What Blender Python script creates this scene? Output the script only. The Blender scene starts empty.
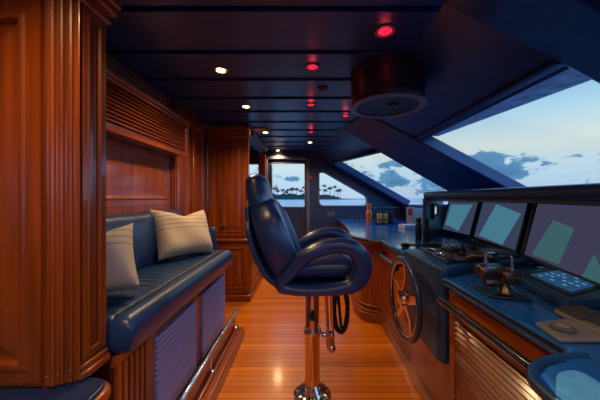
import bpy, math, random
from mathutils import Vector, Matrix
random.seed(7)
S = bpy.context.scene
COL = S.collection
PI = math.pi

# ------------------------------------------------------------------ camera
F = 267.0                      # focal length in pixels of a 600 px wide frame
cam_d = bpy.data.cameras.new('camera'); cam = bpy.data.objects.new('camera', cam_d); COL.objects.link(cam)
cam.location = (0, 0, 1.25); cam.rotation_euler = (PI/2, 0, 0)
cam_d.sensor_width = 36; cam_d.lens = F/600*36
cam_d.shift_x = -6/600; cam_d.shift_y = -2/600
cam_d.clip_start = 0.02; cam_d.clip_end = 20000
S.camera = cam
SUN_A, SUN_B = 2.3, 1.6
# ------------------------------------------------------------------ world (dusk sky)
W = bpy.data.worlds.new('sky'); S.world = W; W.use_nodes = True
nt = W.node_tree; nt.nodes.clear()
def N(t, **k):
    n = nt.nodes.new(t)
    for a, b in k.items(): setattr(n, a, b)
    return n
def L(a, b): nt.links.new(a, b)
def ramp(fac, stops, interp='LINEAR'):
    r = N('ShaderNodeValToRGB'); r.color_ramp.interpolation = interp
    e = r.color_ramp.elements
    while len(e) < len(stops): e.new(0.5)
    for i, (p, c) in enumerate(stops): e[i].position = p; e[i].color = (*c, 1) if len(c) == 3 else c
    L(fac, r.inputs[0]); return r.outputs[0]
def mth(op, a, b=None, c=None, clamp=False):
    m = N('ShaderNodeMath', operation=op); m.use_clamp = clamp
    for i, v in enumerate((a, b, c)):
        if v is None: continue
        if isinstance(v, (int, float)): m.inputs[i].default_value = v
        else: L(v, m.inputs[i])
    return m.outputs[0]
def mixc(f, a, b, bt='MIX'):
    m = N('ShaderNodeMix', data_type='RGBA', blend_type=bt)
    if isinstance(f, (int, float)): m.inputs[0].default_value = f
    else: L(f, m.inputs[0])
    for i, v in ((6, a), (7, b)):
        if isinstance(v, tuple): m.inputs[i].default_value = (*v, 1) if len(v) == 3 else v
        else: L(v, m.inputs[i])
    return m.outputs[2]
tc = N('ShaderNodeTexCoord'); sep = N('ShaderNodeSeparateXYZ'); L(tc.outputs['Generated'], sep.inputs[0])
el = sep.outputs['Z']
base = ramp(mth('MULTIPLY_ADD', el, 1.0, 0.10), [(0.0, (.20,.30,.42)), (0.10, (.40,.48,.62)), (0.17, (.42,.56,.65)), (0.26, (.57,.62,.58)), (0.35, (.34,.52,.62)), (0.44, (.13,.34,.52)), (0.65, (.07,.24,.50)), (1.0, (.04,.16,.42))])
# clouds: stretched noise in a band close to the horizon
mp = N('ShaderNodeMapping'); L(tc.outputs['Generated'], mp.inputs[0]); mp.inputs['Scale'].default_value = (11, 11, 20); mp.inputs['Location'].default_value = (1.35, 0.6, 0.2)
nz = N('ShaderNodeTexNoise'); L(mp.outputs[0], nz.inputs['Vector']); nz.inputs['Scale'].default_value = 1.0; nz.inputs['Detail'].default_value = 9; nz.inputs['Roughness'].default_value = 0.62
band = ramp(el, [(0.0, (.8,)*3), (0.05, (1,)*3), (0.115, (1,)*3), (0.17, (.74,)*3), (.26, (0,)*3)])
dens = mth('MULTIPLY_ADD', mth('MULTIPLY', nz.outputs[0], band), 1.0, -.06)
for (dx_, dy_, rr_, am_) in ((168, 24, .17, .17), (222, 45, .055, .15), (128, 44, .09, .10), (78, 20, .075, .17), (110, 12, .10, .15), (56, 22, .05, .15), (-13, 18, .040, .19), (100, 34, .05, .12), (40, 8, .05, .08), (-330, 60, .3, .15)):
    v = Vector((dx_, 267, dy_)).normalized()
    a_ = N('ShaderNodeVectorMath', operation='SUBTRACT'); L(tc.outputs['Generated'], a_.inputs[0]); a_.inputs[1].default_value = v
    b_ = N('ShaderNodeVectorMath', operation='MULTIPLY'); L(a_.outputs[0], b_.inputs[0]); b_.inputs[1].default_value = (1, 1, 2.0)
    c_ = N('ShaderNodeVectorMath', operation='LENGTH'); L(b_.outputs[0], c_.inputs[0])
    k_ = mth('MULTIPLY_ADD', c_.outputs['Value'], -1/rr_, 1, clamp=True)
    dens = mth('MULTIPLY_ADD', mth('POWER', k_, .6), am_, dens)
cl = ramp(dens, [(0.50, (0,)*3), (0.545, (1,)*3)])
ccol = ramp(dens, [(0.50, (.26,.45,.58)), (0.55, (.07,.22,.40)), (0.68, (.035,.14,.30))])
sky = mixc(mth('MULTIPLY', cl, .9), base, ccol)
bg = N('ShaderNodeBackground'); L(sky, bg.inputs[0]); bg.inputs[1].default_value = 1.0
wo = N('ShaderNodeOutputWorld'); L(bg.outputs[0], wo.inputs[0])
# soft blue fill suns, added on top of the dusk sky: from ahead (picture right), and from the side behind the viewer
def soft_sun(name, d, e, col, ang):
    l = bpy.data.lights.new(name, 'SUN'); l.energy = e; l.color = col; l.angle = math.radians(ang)
    o = bpy.data.objects.new(name, l); COL.objects.link(o); o.rotation_euler = Vector(d).to_track_quat('-Z', 'Y').to_euler()
soft_sun('sky_fill_ahead', (-1, -.15, -.42), SUN_A, (.18, .48, 1), 100)
soft_sun('sky_fill_side', (-.35, 1, -.22), SUN_B, (.20, .48, 1), 80)
# ------------------------------------------------------------------ exposure and lamp strengths
S.view_settings.view_transform = 'Standard'; S.view_settings.look = 'None'
S.view_settings.gamma = 1; S.view_settings.use_curve_mapping = False
S.view_settings.exposure = 0.45
WARM_W = 25.0; RED_W = 0.12

# ------------------------------------------------------------------ materials
MATS = {}
def newmat(name):
    global nt
    m = bpy.data.materials.new(name); m.use_nodes = True; nt = m.node_tree; nt.nodes.clear(); MATS[name] = m
    return m
def pbsdf(col, rough=.4, metal=0, coat=0, bump=None, emis=None, es=0, spec=.5, coat_r=.08):
    b = N('ShaderNodeBsdfPrincipled'); o = N('ShaderNodeOutputMaterial'); L(b.outputs[0], o.inputs[0])
    if isinstance(col, tuple): b.inputs['Base Color'].default_value = (*col, 1)
    else: L(col, b.inputs['Base Color'])
    if isinstance(rough, (int, float)): b.inputs['Roughness'].default_value = rough
    else: L(rough, b.inputs['Roughness'])
    b.inputs['Metallic'].default_value = metal; b.inputs['Coat Weight'].default_value = coat; b.inputs['Coat Roughness'].default_value = coat_r
    b.inputs['Specular IOR Level'].default_value = spec
    if bump is not None: L(bump, b.inputs['Normal'])
    if emis: b.inputs['Emission Color'].default_value = (*emis, 1); b.inputs['Emission Strength'].default_value = es
    return b
def objco(scale):
    t = N('ShaderNodeTexCoord'); m = N('ShaderNodeMapping'); L(t.outputs['Object'], m.inputs[0]); m.inputs['Scale'].default_value = scale
    return m.outputs[0]
def noise(vec, sc=1, det=3, rough=.5):
    n = N('ShaderNodeTexNoise'); L(vec, n.inputs['Vector']); n.inputs['Scale'].default_value = sc; n.inputs['Detail'].default_value = det; n.inputs['Roughness'].default_value = rough
    return n.outputs[0]
def bumpn(h, s=.2, d=.01):
    b = N('ShaderNodeBump'); L(h, b.inputs['Height']); b.inputs['Strength'].default_value = s; b.inputs['Distance'].default_value = d
    return b.outputs[0]
def simple(name, col, rough=.4, metal=0, coat=0, var=.15, nsc=30, bs=.06, **k):
    newmat(name); n = noise(objco((nsc,)*3), 1, 3)
    c = ramp(n, [(.3, tuple(x*(1-var) for x in col)), (.7, tuple(x*(1+var) for x in col))])
    pbsdf(c, rough, metal, coat, bumpn(n, bs, .003), **k)
def wood(name, axis, dark, light, rough=.32, coat=.5):
    newmat(name); sc = [34, 34, 34]; sc['xyz'.index(axis)] = 1.6
    v = objco(tuple(sc)); n = noise(v, 1, 4, .55); v2 = objco(tuple(s*.12 for s in sc)); n2 = noise(v2, 1, 2)
    c = ramp(mth('ADD', mth('MULTIPLY', n, .6), mth('MULTIPLY', n2, .4)), [(.34, dark), (.52, tuple((a+b)/2 for a, b in zip(dark, light))), (.66, light)])
    pbsdf(c, rough, 0, coat, bumpn(n, .05, .002), coat_r=.12)
D, G = (.13, .021, .003), (.41, .083, .007)
wood('wood_upright', 'z', D, G); wood('wood_lengthwise', 'y', D, G); wood('wood_crosswise', 'x', D, G)
wood('dark_wood', 'z', (.05,.012,.004), (.09,.022,.006))
# teak floor: strips run along X
newmat('floor_teak')
t = N('ShaderNodeTexCoord'); sp = N('ShaderNodeSeparateXYZ'); L(t.outputs['Object'], sp.inputs[0])
yy = mth('DIVIDE', sp.outputs['Y'], .052); fr = mth('FRACT', yy); fl = mth('FLOOR', yy)
wn = N('ShaderNodeTexWhiteNoise', noise_dimensions='1D'); L(fl, wn.inputs['W'])
gr = noise(objco((2.2, 60, 1)), 1, 4)
c = ramp(mth('ADD', mth('MULTIPLY', gr, .5), mth('MULTIPLY', wn.outputs[0], .35)), [(.2, (.56,.11,.004)), (.65, (.92,.27,.009))])
line = mth('LESS_THAN', fr, .10)
c = mixc(mth('MULTIPLY', line, .8), c, (.14, .035, .008))
pbsdf(c, .30, 0, .5, bumpn(gr, .03, .002), coat_r=.14)
# leathers
def leather(name, col, rough=.36, nsc=180, bs=.12, coat=.15):
    newmat(name); n = noise(objco((nsc,)*3), 1, 3); n2 = noise(objco((7,)*3), 1, 3)
    c = ramp(n2, [(.3, tuple(x*.8 for x in col)), (.7, tuple(x*1.2 for x in col))])
    pbsdf(c, rough, 0, coat, bumpn(n, bs, .002), coat_r=.25)
leather('navy_leather', (.012, .030, .12), .30, coat=.35)
leather('seat_leather', (.010, .040, .13), .34)
leather('headliner_leather', (.013, .058, .17), .42)
leather('ceiling_leather', (.014, .052, .17), .40)
leather('pillar_leather', (.020, .052, .14), .45)
leather('console_leather', (.010, .050, .16), .42)
leather('wall_navy', (.013, .028, .080), .5)
leather('mast_black', (.006, .007, .012), .5)
newmat('counter_blue')
n = noise(objco((60, 16, 60)), 1, 3); n2 = noise(objco((6,)*3), 1, 3)
c = ramp(n, [(.35, (.006,.09,.36)), (.7, (.014,.15,.54))])
pbsdf(c, ramp(n2, [(.3, (.16,)*3), (.7, (.28,)*3)]), 0, .4, None)
simple('chrome', (.75, .76, .78), .12, 1, var=.03)
simple('polished_bronze_steel', (.70, .52, .36), .14, 1, var=.03)
simple('bronze', (.17, .12, .10), .32, .9)
simple('brass', (.75, .50, .18), .25, 1)
simple('black_plastic', (.012, .013, .016), .35)
simple('dark_rail', (.016, .016, .022), .22, 0, .6)
simple('grey_plastic', (.10, .105, .13), .45)
simple('drum_rim', (.16, .20, .32), .4)
simple('fascia_grey', (.085, .10, .14), .45)
simple('keyboard_grey', (.07, .075, .09), .5)
simple('beige_board', (.22, .20, .20), .5)
simple('white_plastic', (.50, .47, .45), .4)
simple('orange_plastic', (.80, .17, .03), .35)
simple('yellow_label', (.75, .45, .08), .4)
simple('red_enamel', (.42, .03, .02), .4)
simple('pale_pad', (.12, .45, .85), .42)
simple('paper', (.70, .70, .68), .6)
simple('louver_window_sheen', (.40, .42, .74), .30, 0, .5, var=.08)  # window reflection on the varnished slats put into the base colour
simple('sand', (.14, .15, .12), .9, nsc=.05)
simple('palm_green', (.02, .045, .04), .8, nsc=.3)
simple('palm_trunk', (.07, .055, .05), .8, nsc=.3)
simple('brow_sky_sheen', (.42, .66, .78), .5, nsc=14, var=.4)  # mottled pale blue carries the reflected sky
simple('rubber', (.01, .012, .02), .45)
# glass
newmat('window_glass')
o = N('ShaderNodeOutputMaterial'); mx = N('ShaderNodeMixShader'); tr = N('ShaderNodeBsdfTransparent'); gl = N('ShaderNodeBsdfGlossy'); gl.inputs['Roughness'].default_value = .02
lw = N('ShaderNodeLayerWeight'); lw.inputs['Blend'].default_value = .12
L(mth('MULTIPLY', lw.outputs['Fresnel'], .12), mx.inputs[0]); L(tr.outputs[0], mx.inputs[1]); L(gl.outputs[0], mx.inputs[2]); L(mx.outputs[0], o.inputs[0])
tr.inputs[0].default_value = (.95, .98, 1, 1)
newmat('drink_glass')
o = N('ShaderNodeOutputMaterial'); mx = N('ShaderNodeMixShader'); tr = N('ShaderNodeBsdfTransparent'); gl = N('ShaderNodeBsdfGlossy'); gl.inputs['Roughness'].default_value = .05
lw = N('ShaderNodeLayerWeight'); lw.inputs['Blend'].default_value = .45
L(lw.outputs['Facing'], mx.inputs[0]); L(tr.outputs[0], mx.inputs[1]); L(gl.outputs[0], mx.inputs[2]); L(mx.outputs[0], o.inputs[0])
# striped linen (stripes fixed to the cloth)
newmat('striped_linen')
t = N('ShaderNodeTexCoord'); sp = N('ShaderNodeSeparateXYZ'); L(t.outputs['Object'], sp.inputs[0])
z = sp.outputs['Z']
st = mth('LESS_THAN', mth('FRACT', mth('DIVIDE', z, .034)), .22)
zone = mth('MULTIPLY', mth('GREATER_THAN', z, .20), mth('LESS_THAN', z, .385))
wv = noise(objco((300,)*3), 1, 2)
c = mixc(mth('MULTIPLY', mth('MULTIPLY', st, zone), .55), (.64, .50, .37), (.20, .13, .09))
pbsdf(c, .85, 0, 0, bumpn(wv, .25, .002))
# sea
newmat('sea_water')
n = noise(objco((.35, .9, 1)), 1, 5, .6)
pbsdf(ramp(n, [(.3, (.36,.46,.60)), (.7, (.50,.60,.72))]), .22, 0, 0, bumpn(n, .35, .6))
def emit(name, col, s):
    newmat(name); e = N('ShaderNodeEmission'); e.inputs[0].default_value = (*col, 1); e.inputs[1].default_value = s
    o = N('ShaderNodeOutputMaterial'); L(e.outputs[0], o.inputs[0])
emit('lamp_warm', (1, .66, .28), 14); emit('lamp_red', (1, .01, .035), 1.5)
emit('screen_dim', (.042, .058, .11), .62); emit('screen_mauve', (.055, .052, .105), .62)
emit('screen_reflection', (.065, .22, .30), .62); emit('screen_reflection_green', (.055, .15, .17), .55)  # glow colours of the reflections painted on the monitors
emit('screen_tablet', (.02, .075, .17), .62); emit('screen_text', (.12, .32, .55), .62)
emit('screen_small', (.35, .38, .48), 1)

# ------------------------------------------------------------------ helpers
class MB:
    def __init__(s): s.v = []; s.f = []; s.sm = []
    def add(s, vs, fs, smooth=False):
        b = len(s.v); s.v += [Vector(v) for v in vs]
        for f in fs: s.f.append([i+b for i in f]); s.sm.append(smooth)
        return s
    def box(s, x0, x1, y0, y1, z0, z1):
        return s.add([(x, y, z) for x in (x0, x1) for y in (y0, y1) for z in (z0, z1)],
                     [(0,1,3,2),(4,6,7,5),(0,4,5,1),(2,3,7,6),(0,2,6,4),(1,5,7,3)])
    def hexa(s, a, b):           # two quads (lists of 4 points) joined
        return s.add(list(a)+list(b), [(3,2,1,0),(4,5,6,7),(0,1,5,4),(1,2,6,5),(2,3,7,6),(3,0,4,7)])
    def prism(s, poly, z0, z1, ax='z'):
        n = len(poly)
        def m(p, h): return (p[0], p[1], h) if ax == 'z' else ((p[0], h, p[1]) if ax == 'y' else (h, p[0], p[1]))
        vs = [m(p, z0) for p in poly]+[m(p, z1) for p in poly]
        fs = [tuple(range(n))[::-1], tuple(range(n, 2*n))]+[(i, (i+1) % n, (i+1) % n+n, i+n) for i in range(n)]
        return s.add(vs, fs)
    def sweep(s, pts, size, side=None, n=14, e=2.0, closed=False, caps=True):
        pts = [Vector(p) for p in pts]; m = len(pts)
        if not isinstance(size, list): size = [size]*m
        vs = []; fs = []
        for i, p in enumerate(pts):
            if closed: t = pts[(i+1) % m]-pts[i-1]
            else: t = pts[min(i+1, m-1)]-pts[max(i-1, 0)]
            t.normalize()
            if side is None:
                a = Vector((0,0,1)).cross(t)
                if a.length < .05: a = Vector((0,1,0)).cross(t) if abs(t.y) < .9 else Vector((1,0,0)).cross(t)
            else:
                a = Vector(side) - t*t.dot(Vector(side))
            a.normalize(); b = t.cross(a)
            sa, sb = size[i] if isinstance(size[i], tuple) else (size[i], size[i])
            for k in range(n):
                th = 2*PI*k/n; c_, s_ = math.cos(th), math.sin(th)
                q = p + a*sa*math.copysign(abs(c_)**(2/e), c_) + b*sb*math.copysign(abs(s_)**(2/e), s_)
                vs.append(q)
        for i in range(m if closed else m-1):
            j = (i+1) % m
            for k in range(n):
                l = (k+1) % n
                fs.append((i*n+k, i*n+l, j*n+l, j*n+k))
        if not closed and caps:
            fs.append(tuple(range(n))[::-1]); fs.append(tuple(range((m-1)*n, m*n)))
        return s.add(vs, fs, True)
    def pill(s, pts, size, side, e=3.5, n=28, rnd=.05, steps=4, sub=4):
        """a cushion: superellipse section swept on a path, ends rounded off"""
        P = spline(pts, sub); m = len(P)
        if isinstance(size, list):
            SZ = []
            for i in range(m):
                u = i/(m-1)*(len(size)-1); k = min(int(u), len(size)-2); w = u-k
                SZ.append(tuple(size[k][j]*(1-w)+size[k+1][j]*w for j in (0, 1)))
        else: SZ = [size]*m
        t0 = (P[0]-P[1]).normalized(); t1 = (P[-1]-P[-2]).normalized()
        A = []; AS = []
        for k in range(steps+1):
            th = PI/2*(1-k/steps)
            A.append(P[0]+t0*rnd*math.sin(th)); q = rnd*(1-math.cos(th)); AS.append((max(SZ[0][0]-q, .004), max(SZ[0][1]-q, .004)))
        Bp = []; BS = []
        for k in range(steps+1):
            th = PI/2*(k/steps)
            Bp.append(P[-1]+t1*rnd*math.sin(th)); q = rnd*(1-math.cos(th)); BS.append((max(SZ[-1][0]-q, .004), max(SZ[-1][1]-q, .004)))
        return s.sweep(A+P[1:-1]+Bp, AS+SZ[1:-1]+BS, side, n, e)
    def lathe(s, prof, c=(0,0,0), ax='z', n=28, smooth=True):
        vs = []
        for r, h in prof:
            for k in range(n):
                th = 2*PI*k/n; x, y = r*math.cos(th), r*math.sin(th)
                q = {'z': (x, y, h), 'x': (h, x, y), 'y': (x, h, y)}[ax]
                vs.append(Vector(c)+Vector(q))
        fs = [(i*n+k, i*n+(k+1) % n, (i+1)*n+(k+1) % n, (i+1)*n+k) for i in range(len(prof)-1) for k in range(n)]
        fs.append(tuple(range(n))[::-1]); fs.append(tuple(range((len(prof)-1)*n, len(prof)*n)))
        return s.add(vs, fs, smooth)
    def ball(s, c, r, n=14, m=8):
        rx, ry, rz = r if isinstance(r, tuple) else (r, r, r)
        vs = [Vector(c)+Vector((rx*math.sin(PI*i/m)*math.cos(2*PI*k/n), ry*math.sin(PI*i/m)*math.sin(2*PI*k/n), rz*math.cos(PI*i/m))) for i in range(m+1) for k in range(n)]
        fs = [(i*n+k, (i+1)*n+k, (i+1)*n+(k+1) % n, i*n+(k+1) % n) for i in range(m) for k in range(n)]
        return s.add(vs, fs, True)
    def nested(s, O, U, V, Nn, u0, u1, v0, v1, steps, cap=True):
        """concentric rectangles: (inset, height along the normal) steps, a framed / raised panel"""
        O, U, V, Nn = map(Vector, (O, U, V, Nn)); vs = []
        for ins, h in steps:
            for (u, v) in ((u0+ins, v0+ins), (u1-ins, v0+ins), (u1-ins, v1-ins), (u0+ins, v1-ins)):
                vs.append(O+U*u+V*v+Nn*h)
        fs = [(i*4+k, i*4+(k+1) % 4, (i+1)*4+(k+1) % 4, (i+1)*4+k) for i in range(len(steps)-1) for k in range(4)]
        if cap: k = (len(steps)-1)*4; fs.append((k, k+1, k+2, k+3))
        return s.add(vs, fs)
    def build(s, name, mat, parent=None, bevel=0, seg=2, sub=0, smooth=None):
        off = Vector(parent.matrix_world.translation if False else root_loc(parent)) if parent else Vector((0,0,0))
        me = bpy.data.meshes.new(name); me.from_pydata([tuple(v-off) for v in s.v], [], s.f); me.update()
        import bmesh
        bm = bmesh.new(); bm.from_mesh(me); bmesh.ops.remove_doubles(bm, verts=bm.verts, dist=1e-5); bmesh.ops.recalc_face_normals(bm, faces=bm.faces)
        if smooth is None: smooth = any(s.sm)
        for f in bm.faces: f.smooth = smooth or bevel > 0
        if smooth or bevel > 0:
            for e_ in bm.edges:
                if len(e_.link_faces) == 2 and e_.calc_face_angle(0) > .7: e_.smooth = False
        bm.to_mesh(me); bm.free()
        o = bpy.data.objects.new(name, me); COL.objects.link(o)
        me.materials.append(MATS[mat])
        if parent: o.parent = parent
        if bevel:
            b = o.modifiers.new('bevel', 'BEVEL'); b.width = bevel; b.segments = seg; b.limit_method = 'ANGLE'; b.angle_limit = .6
            b.harden_normals = False
        if sub:
            b = o.modifiers.new('subsurf', 'SUBSURF'); b.levels = sub; b.render_levels = sub
        return o
def root_loc(o):
    p = Vector((0,0,0))
    while o: p += o.location; o = o.parent
    return p
def spline(pts, sub=6, closed=False):
    pts = [Vector(p) for p in pts]; n = len(pts); out = []
    rng = range(n) if closed else range(n-1)
    for i in rng:
        p0 = pts[i-1] if (closed or i > 0) else pts[0]*2-pts[1]
        p1 = pts[i]; p2 = pts[(i+1) % n]
        p3 = pts[(i+2) % n] if (closed or i+2 < n) else p2*2-p1
        for k in range(sub):
            t = k/sub
            out.append(.5*((2*p1)+(p2-p0)*t+(2*p0-5*p1+4*p2-p3)*t*t+(3*p1-p0-3*p2+p3)*t**3))
    if not closed: out.append(pts[-1])
    return out
def tag(o, label, cat, group=None, kind=None):
    o['label'] = label; o['category'] = cat
    if group: o['group'] = group
    if kind: o['kind'] = kind
    return o
def thing(name, label, cat, loc=(0,0,0), group=None):
    o = bpy.data.objects.new(name, None); COL.objects.link(o); o.location = loc; o.empty_display_size = .1
    return tag(o, label, cat, group)
def struct(o, label=None):
    o['kind'] = 'structure'
    if label: o['label'] = label
    return o
def holed(outer, holes, thick, m):
    """flat plate with holes: 2D outlines -> mesh, m maps (u, v, w) to the world"""
    cu = bpy.data.curves.new('c', 'CURVE'); cu.dimensions = '2D'; cu.fill_mode = 'BOTH'; cu.extrude = thick/2
    for lp in [outer]+holes:
        sp = cu.splines.new('POLY'); sp.points.add(len(lp)-1); sp.use_cyclic_u = True
        for i, p in enumerate(lp): sp.points[i].co = (p[0], p[1], 0, 1)
    o = bpy.data.objects.new('c', cu); COL.objects.link(o)
    me = bpy.data.meshes.new_from_object(o)
    mb = MB(); mb.add([m(v.co.x, v.co.y, v.co.z+thick/2) for v in me.vertices], [tuple(p.vertices) for p in me.polygons])
    bpy.data.objects.remove(o); bpy.data.curves.remove(cu); bpy.data.meshes.remove(me)
    return mb
def wz(p, z_): 
    Y = (1.25-z_)*F/(p[1]-198); return ((p[0]-306)*Y/F, Y)
def rrect(pts, r, k=5):
    """round the corners of a polygon"""
    out = []; n = len(pts)
    for i in range(n):
        p = Vector(pts[i]).to_2d(); a = Vector(pts[i-1]).to_2d(); b = Vector(pts[(i+1) % n]).to_2d()
        rr = min(r, (a-p).length*.45, (b-p).length*.45)
        A = p+(a-p).normalized()*rr; B = p+(b-p).normalized()*rr
        for j in range(k+1):
            t = j/k; q = A*(1-t)**2+p*2*t*(1-t)+B*t*t; out.append((q.x, q.y))
    return out
CAM = Vector((0, 0, 1.25))
def copy_tree(o, parent=None):
    c = o.copy(); COL.objects.link(c)
    if parent: c.parent = parent
    for ch in [x for x in bpy.data.objects if x.parent == o]: copy_tree(ch, c)
    return c

# ================================================================== SETTING
ZC = 2.15
YF = 5.10; YN = -2.9; MID = 1.085      # far wall, near wall, centre of the windscreen
# plan stations of the windscreen (y, ceiling edge x, window top (x,z), window foot (x,z))
ST = [(1.22, .64, (1.22, 1.85), (2.54, 1.15)), (2.81, .62, (1.22, 1.85), (2.54, 1.15)),
      (3.40, .47, (.97, 1.83), (2.16, 1.15)), (4.85, .27, (.53, 1.87), (1.86, 1.11)), (5.10, .24, (.50, 1.87), (1.83, 1.11))]
def mir(st): return [(2*MID-y, e, a, b) for (y, e, a, b) in st]
NEAR = mir(ST)
# floor
struct(MB().box(-1.6, 2.7, YN-.1, YF+.1, -.05, 0).build('floor', 'floor_teak'), 'varnished teak strip floor')
# ceiling planks
def edge_x(y):
    if y < MID: y = 2*MID-y
    pts = [(0, .64)]+[(s[0], s[1]) for s in ST]+[(9, .24)]
    for (a, xa), (b, xb) in zip(pts, pts[1:]):
        if a <= y <= b: return xa+(xb-xa)*(y-a)/(b-a)
mb = MB(); y = 1.27-.378*12
while y < YF:
    y0, y1 = max(y+.012, YN), min(y+.378-.012, YF)
    if y1 > y0:
        n = 4
        for k in range(n):
            a, b = y0+(y1-y0)*k/n, y0+(y1-y0)*(k+1)/n
            za = ZC-.006*(1-2*k/n); zb = ZC-.006*(1-2*(k+1)/n)
            xa, xb = edge_x(a), edge_x(b)
            mb.hexa([(-1.3, a, za), (xa, a, za), (xb, b, zb), (-1.3, b, zb)], [(-1.3, a, 2.2), (xa, a, 2.2), (xb, b, 2.2), (-1.3, b, 2.2)])
    y += .378
struct(mb.build('ceiling', 'ceiling_leather'), 'dark navy planked headliner')
struct(MB().box(-1.6, .8, YN-.1, YF+.1, 2.20, 2.26).build('trim_12', 'mast_black'), 'black backing seen in the ceiling seams')
# sloping headliner from ceiling edge to the top of the panes
def slab(a, b, t, mbb):
    """a, b: lists [(p_top, p_bot)] two stations; slab of thickness t upwards"""
    up = Vector((t*.47, 0, t*.88))
    q = [Vector(a[0]), Vector(a[1]), Vector(b[1]), Vector(b[0])]
    mbb.hexa(q, [p+up for p in q])
def stp(s): return (s[1], s[0], ZC), (s[2][0], s[0], s[2][1]), (s[3][0], s[0], s[3][1])
mb = MB()
allst = NEAR[::-1]+ST
for a, b in zip(allst, allst[1:]):
    pa, pb = stp(a), stp(b)
    if pb[0][1] - pa[0][1] < 1e-6: continue
    slab((pa[0], pa[1]), (pb[0], pb[1]), .10, mb)
struct(mb.build('trim_1', 'headliner_leather'), 'sloping navy headliner above the windscreen')
# padded rim along the top of the big pane
mb = MB()
for st_ in (ST, NEAR):
    a, b = stp(st_[0]), stp(st_[1])
    mb.sweep([(a[1][0]-.04, a[1][1], a[1][2]+.022), (b[1][0]-.04, b[1][1], b[1][2]+.022)], (.012, .045), (0, 0, 1), e=2.5)
    a, b = stp(st_[2]), stp(st_[3])
    mb.sweep([(a[1][0]-.04, a[1][1], a[1][2]+.005), (b[1][0]-.04, b[1][1], b[1][2]+.005)], (.012, .035), (0, 0, 1), e=2.5)
struct(mb.build('trim_2', 'headliner_leather'), 'padded rim along the tops of the windscreen panes')
# pillars
def pillar(name, s1, s2, label):
    mb = MB(); dn = Vector((-.047, 0, -.088))*.18; up = Vector((.047, 0, .088))
    A = [Vector(p) for p in stp(s1)]; B = [Vector(p) for p in stp(s2)]
    for i in (0, 1):
        mb.hexa([A[i]+dn, A[i+1]+dn, B[i+1]+dn, B[i]+dn], [A[i]+up, A[i+1]+up, B[i+1]+up, B[i]+up])
    return struct(mb.build(name, 'pillar_leather', bevel=.012), label)
CP = (.95, ST[0][1], ST[0][2], ST[0][3])
pillar('trim_3', CP, ST[0], 'navy raked centre pillar at top right')
pillar('trim_4', ST[1], ST[2], 'navy raked pillar between the two windscreen panes')
pillar('trim_5', ST[3], ST[4], 'navy raked corner pillar above the triangular window')
pillar('trim_6', NEAR[2], NEAR[1], 'navy raked pillar behind the viewer')
pillar('trim_7', NEAR[4], NEAR[3], 'navy raked corner pillar behind the viewer')
def pane(name, a, b, label):
    A, B = stp(a), stp(b); mb = MB(); up = Vector((.05, 0, .09))*.5
    q = [Vector(A[1])+up, Vector(A[2])+up, Vector(B[2])+up, Vector(B[1])+up]
    mb.hexa(q, [p+up*.15 for p in q])
    return struct(mb.build(name, 'window_glass'), label)
pane('window_1', ST[0], ST[1], 'large raked windscreen pane over the instrument hood')
pane('window_2', ST[2], ST[3], 'angled windscreen pane beyond the pillar')
pane('window_3', (-.65, .64, ST[0][2], ST[0][3]), CP, 'windscreen pane beside the viewer')
pane('window_4', NEAR[3], NEAR[2], 'angled windscreen pane behind the viewer')
# wall below the windscreen with a sill
mb = MB()
for a, b in zip(allst, allst[1:]):
    A, B = stp(a)[2], stp(b)[2]
    if B[1]-A[1] < 1e-6: continue
    q = [(A[0], A[1], 0), (A[0], A[1], A[2]), (B[0], B[1], B[2]), (B[0], B[1], 0)]
    mb.hexa(q, [(x+.1, y_, z_) for x, y_, z_ in q])
    q = [(A[0]-.1, A[1], A[2]-.03), (A[0]+.12, A[1], A[2]-.03), (B[0]+.12, B[1], B[2]-.03), (B[0]-.1, B[1], B[2]-.03)]
    mb.hexa(q, [(x, y_, z_+.05) for x, y_, z_ in q])
struct(mb.build('wall_right', 'wall_navy'), 'navy wall and sill under the windscreen')
# far wall at YF with door opening, small window and the triangular window
def px(p, Y): return ((p[0]-306)*Y/F, 1.25-(p[1]-198)*Y/F)
outer = [(-1.3, 0), (1.95, 0), (1.95, 1.08), (.50, 1.90), (.22, ZC+.03), (-1.3, ZC+.03)]
dx0, dx1 = px((267, 0), YF)[0], px((307, 0), YF)[0]
door_hole = [(dx0, .02), (dx1, .02), (dx1, 2.0), (dx0, 2.0)]
tri_in = [px(p, YF) for p in ((319.5, 172.5), (324, 172.5), (367, 197), (367, 205.5), (319.5, 205.5))]
tri = rrect(tri_in, .09, 6)
small = [px(p, YF) for p in ((245.5, 164), (258.5, 164), (258.5, 207), (245.5, 207))]
wf = lambda u, v, w: (u, YF+w, v)
struct(holed(outer, [door_hole, tri, small], .10, wf).build('wall_far', 'wall_navy'), 'navy end wall with the side door')
# frame of triangular window
def ring2d(loop, grow, name, mat, y0, y1, parent=None, label=None):
    c0 = Vector((sum(p[0] for p in loop)/len(loop), sum(p[1] for p in loop)/len(loop)))
    big = []
    n = len(loop)
    for i, p in enumerate(loop):
        a = Vector(loop[i-1]); b = Vector(loop[(i+1) % n]); t = (b-a).normalized(); nn = Vector((t.y, -t.x))
        if nn.dot(Vector(p)-c0) < 0: nn = -nn
        q = Vector(p)+nn*grow; big.append((q.x, q.y))
    mb = MB(); vs = [(p[0], y_, p[1]) for y_ in (y0, y1) for p in loop]+[(p[0], y_, p[1]) for y_ in (y0, y1) for p in big]
    fs = []
    for i in range(n):
        j = (i+1) % n
        fs += [(i, j, 2*n+j, 2*n+i), (n+i, n+j, 3*n+j, 3*n+i), (i, j, n+j, n+i), (2*n+i, 2*n+j, 3*n+j, 3*n+i)]
    mb.add(vs, fs)
    return mb.build(name, mat, parent)
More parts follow.
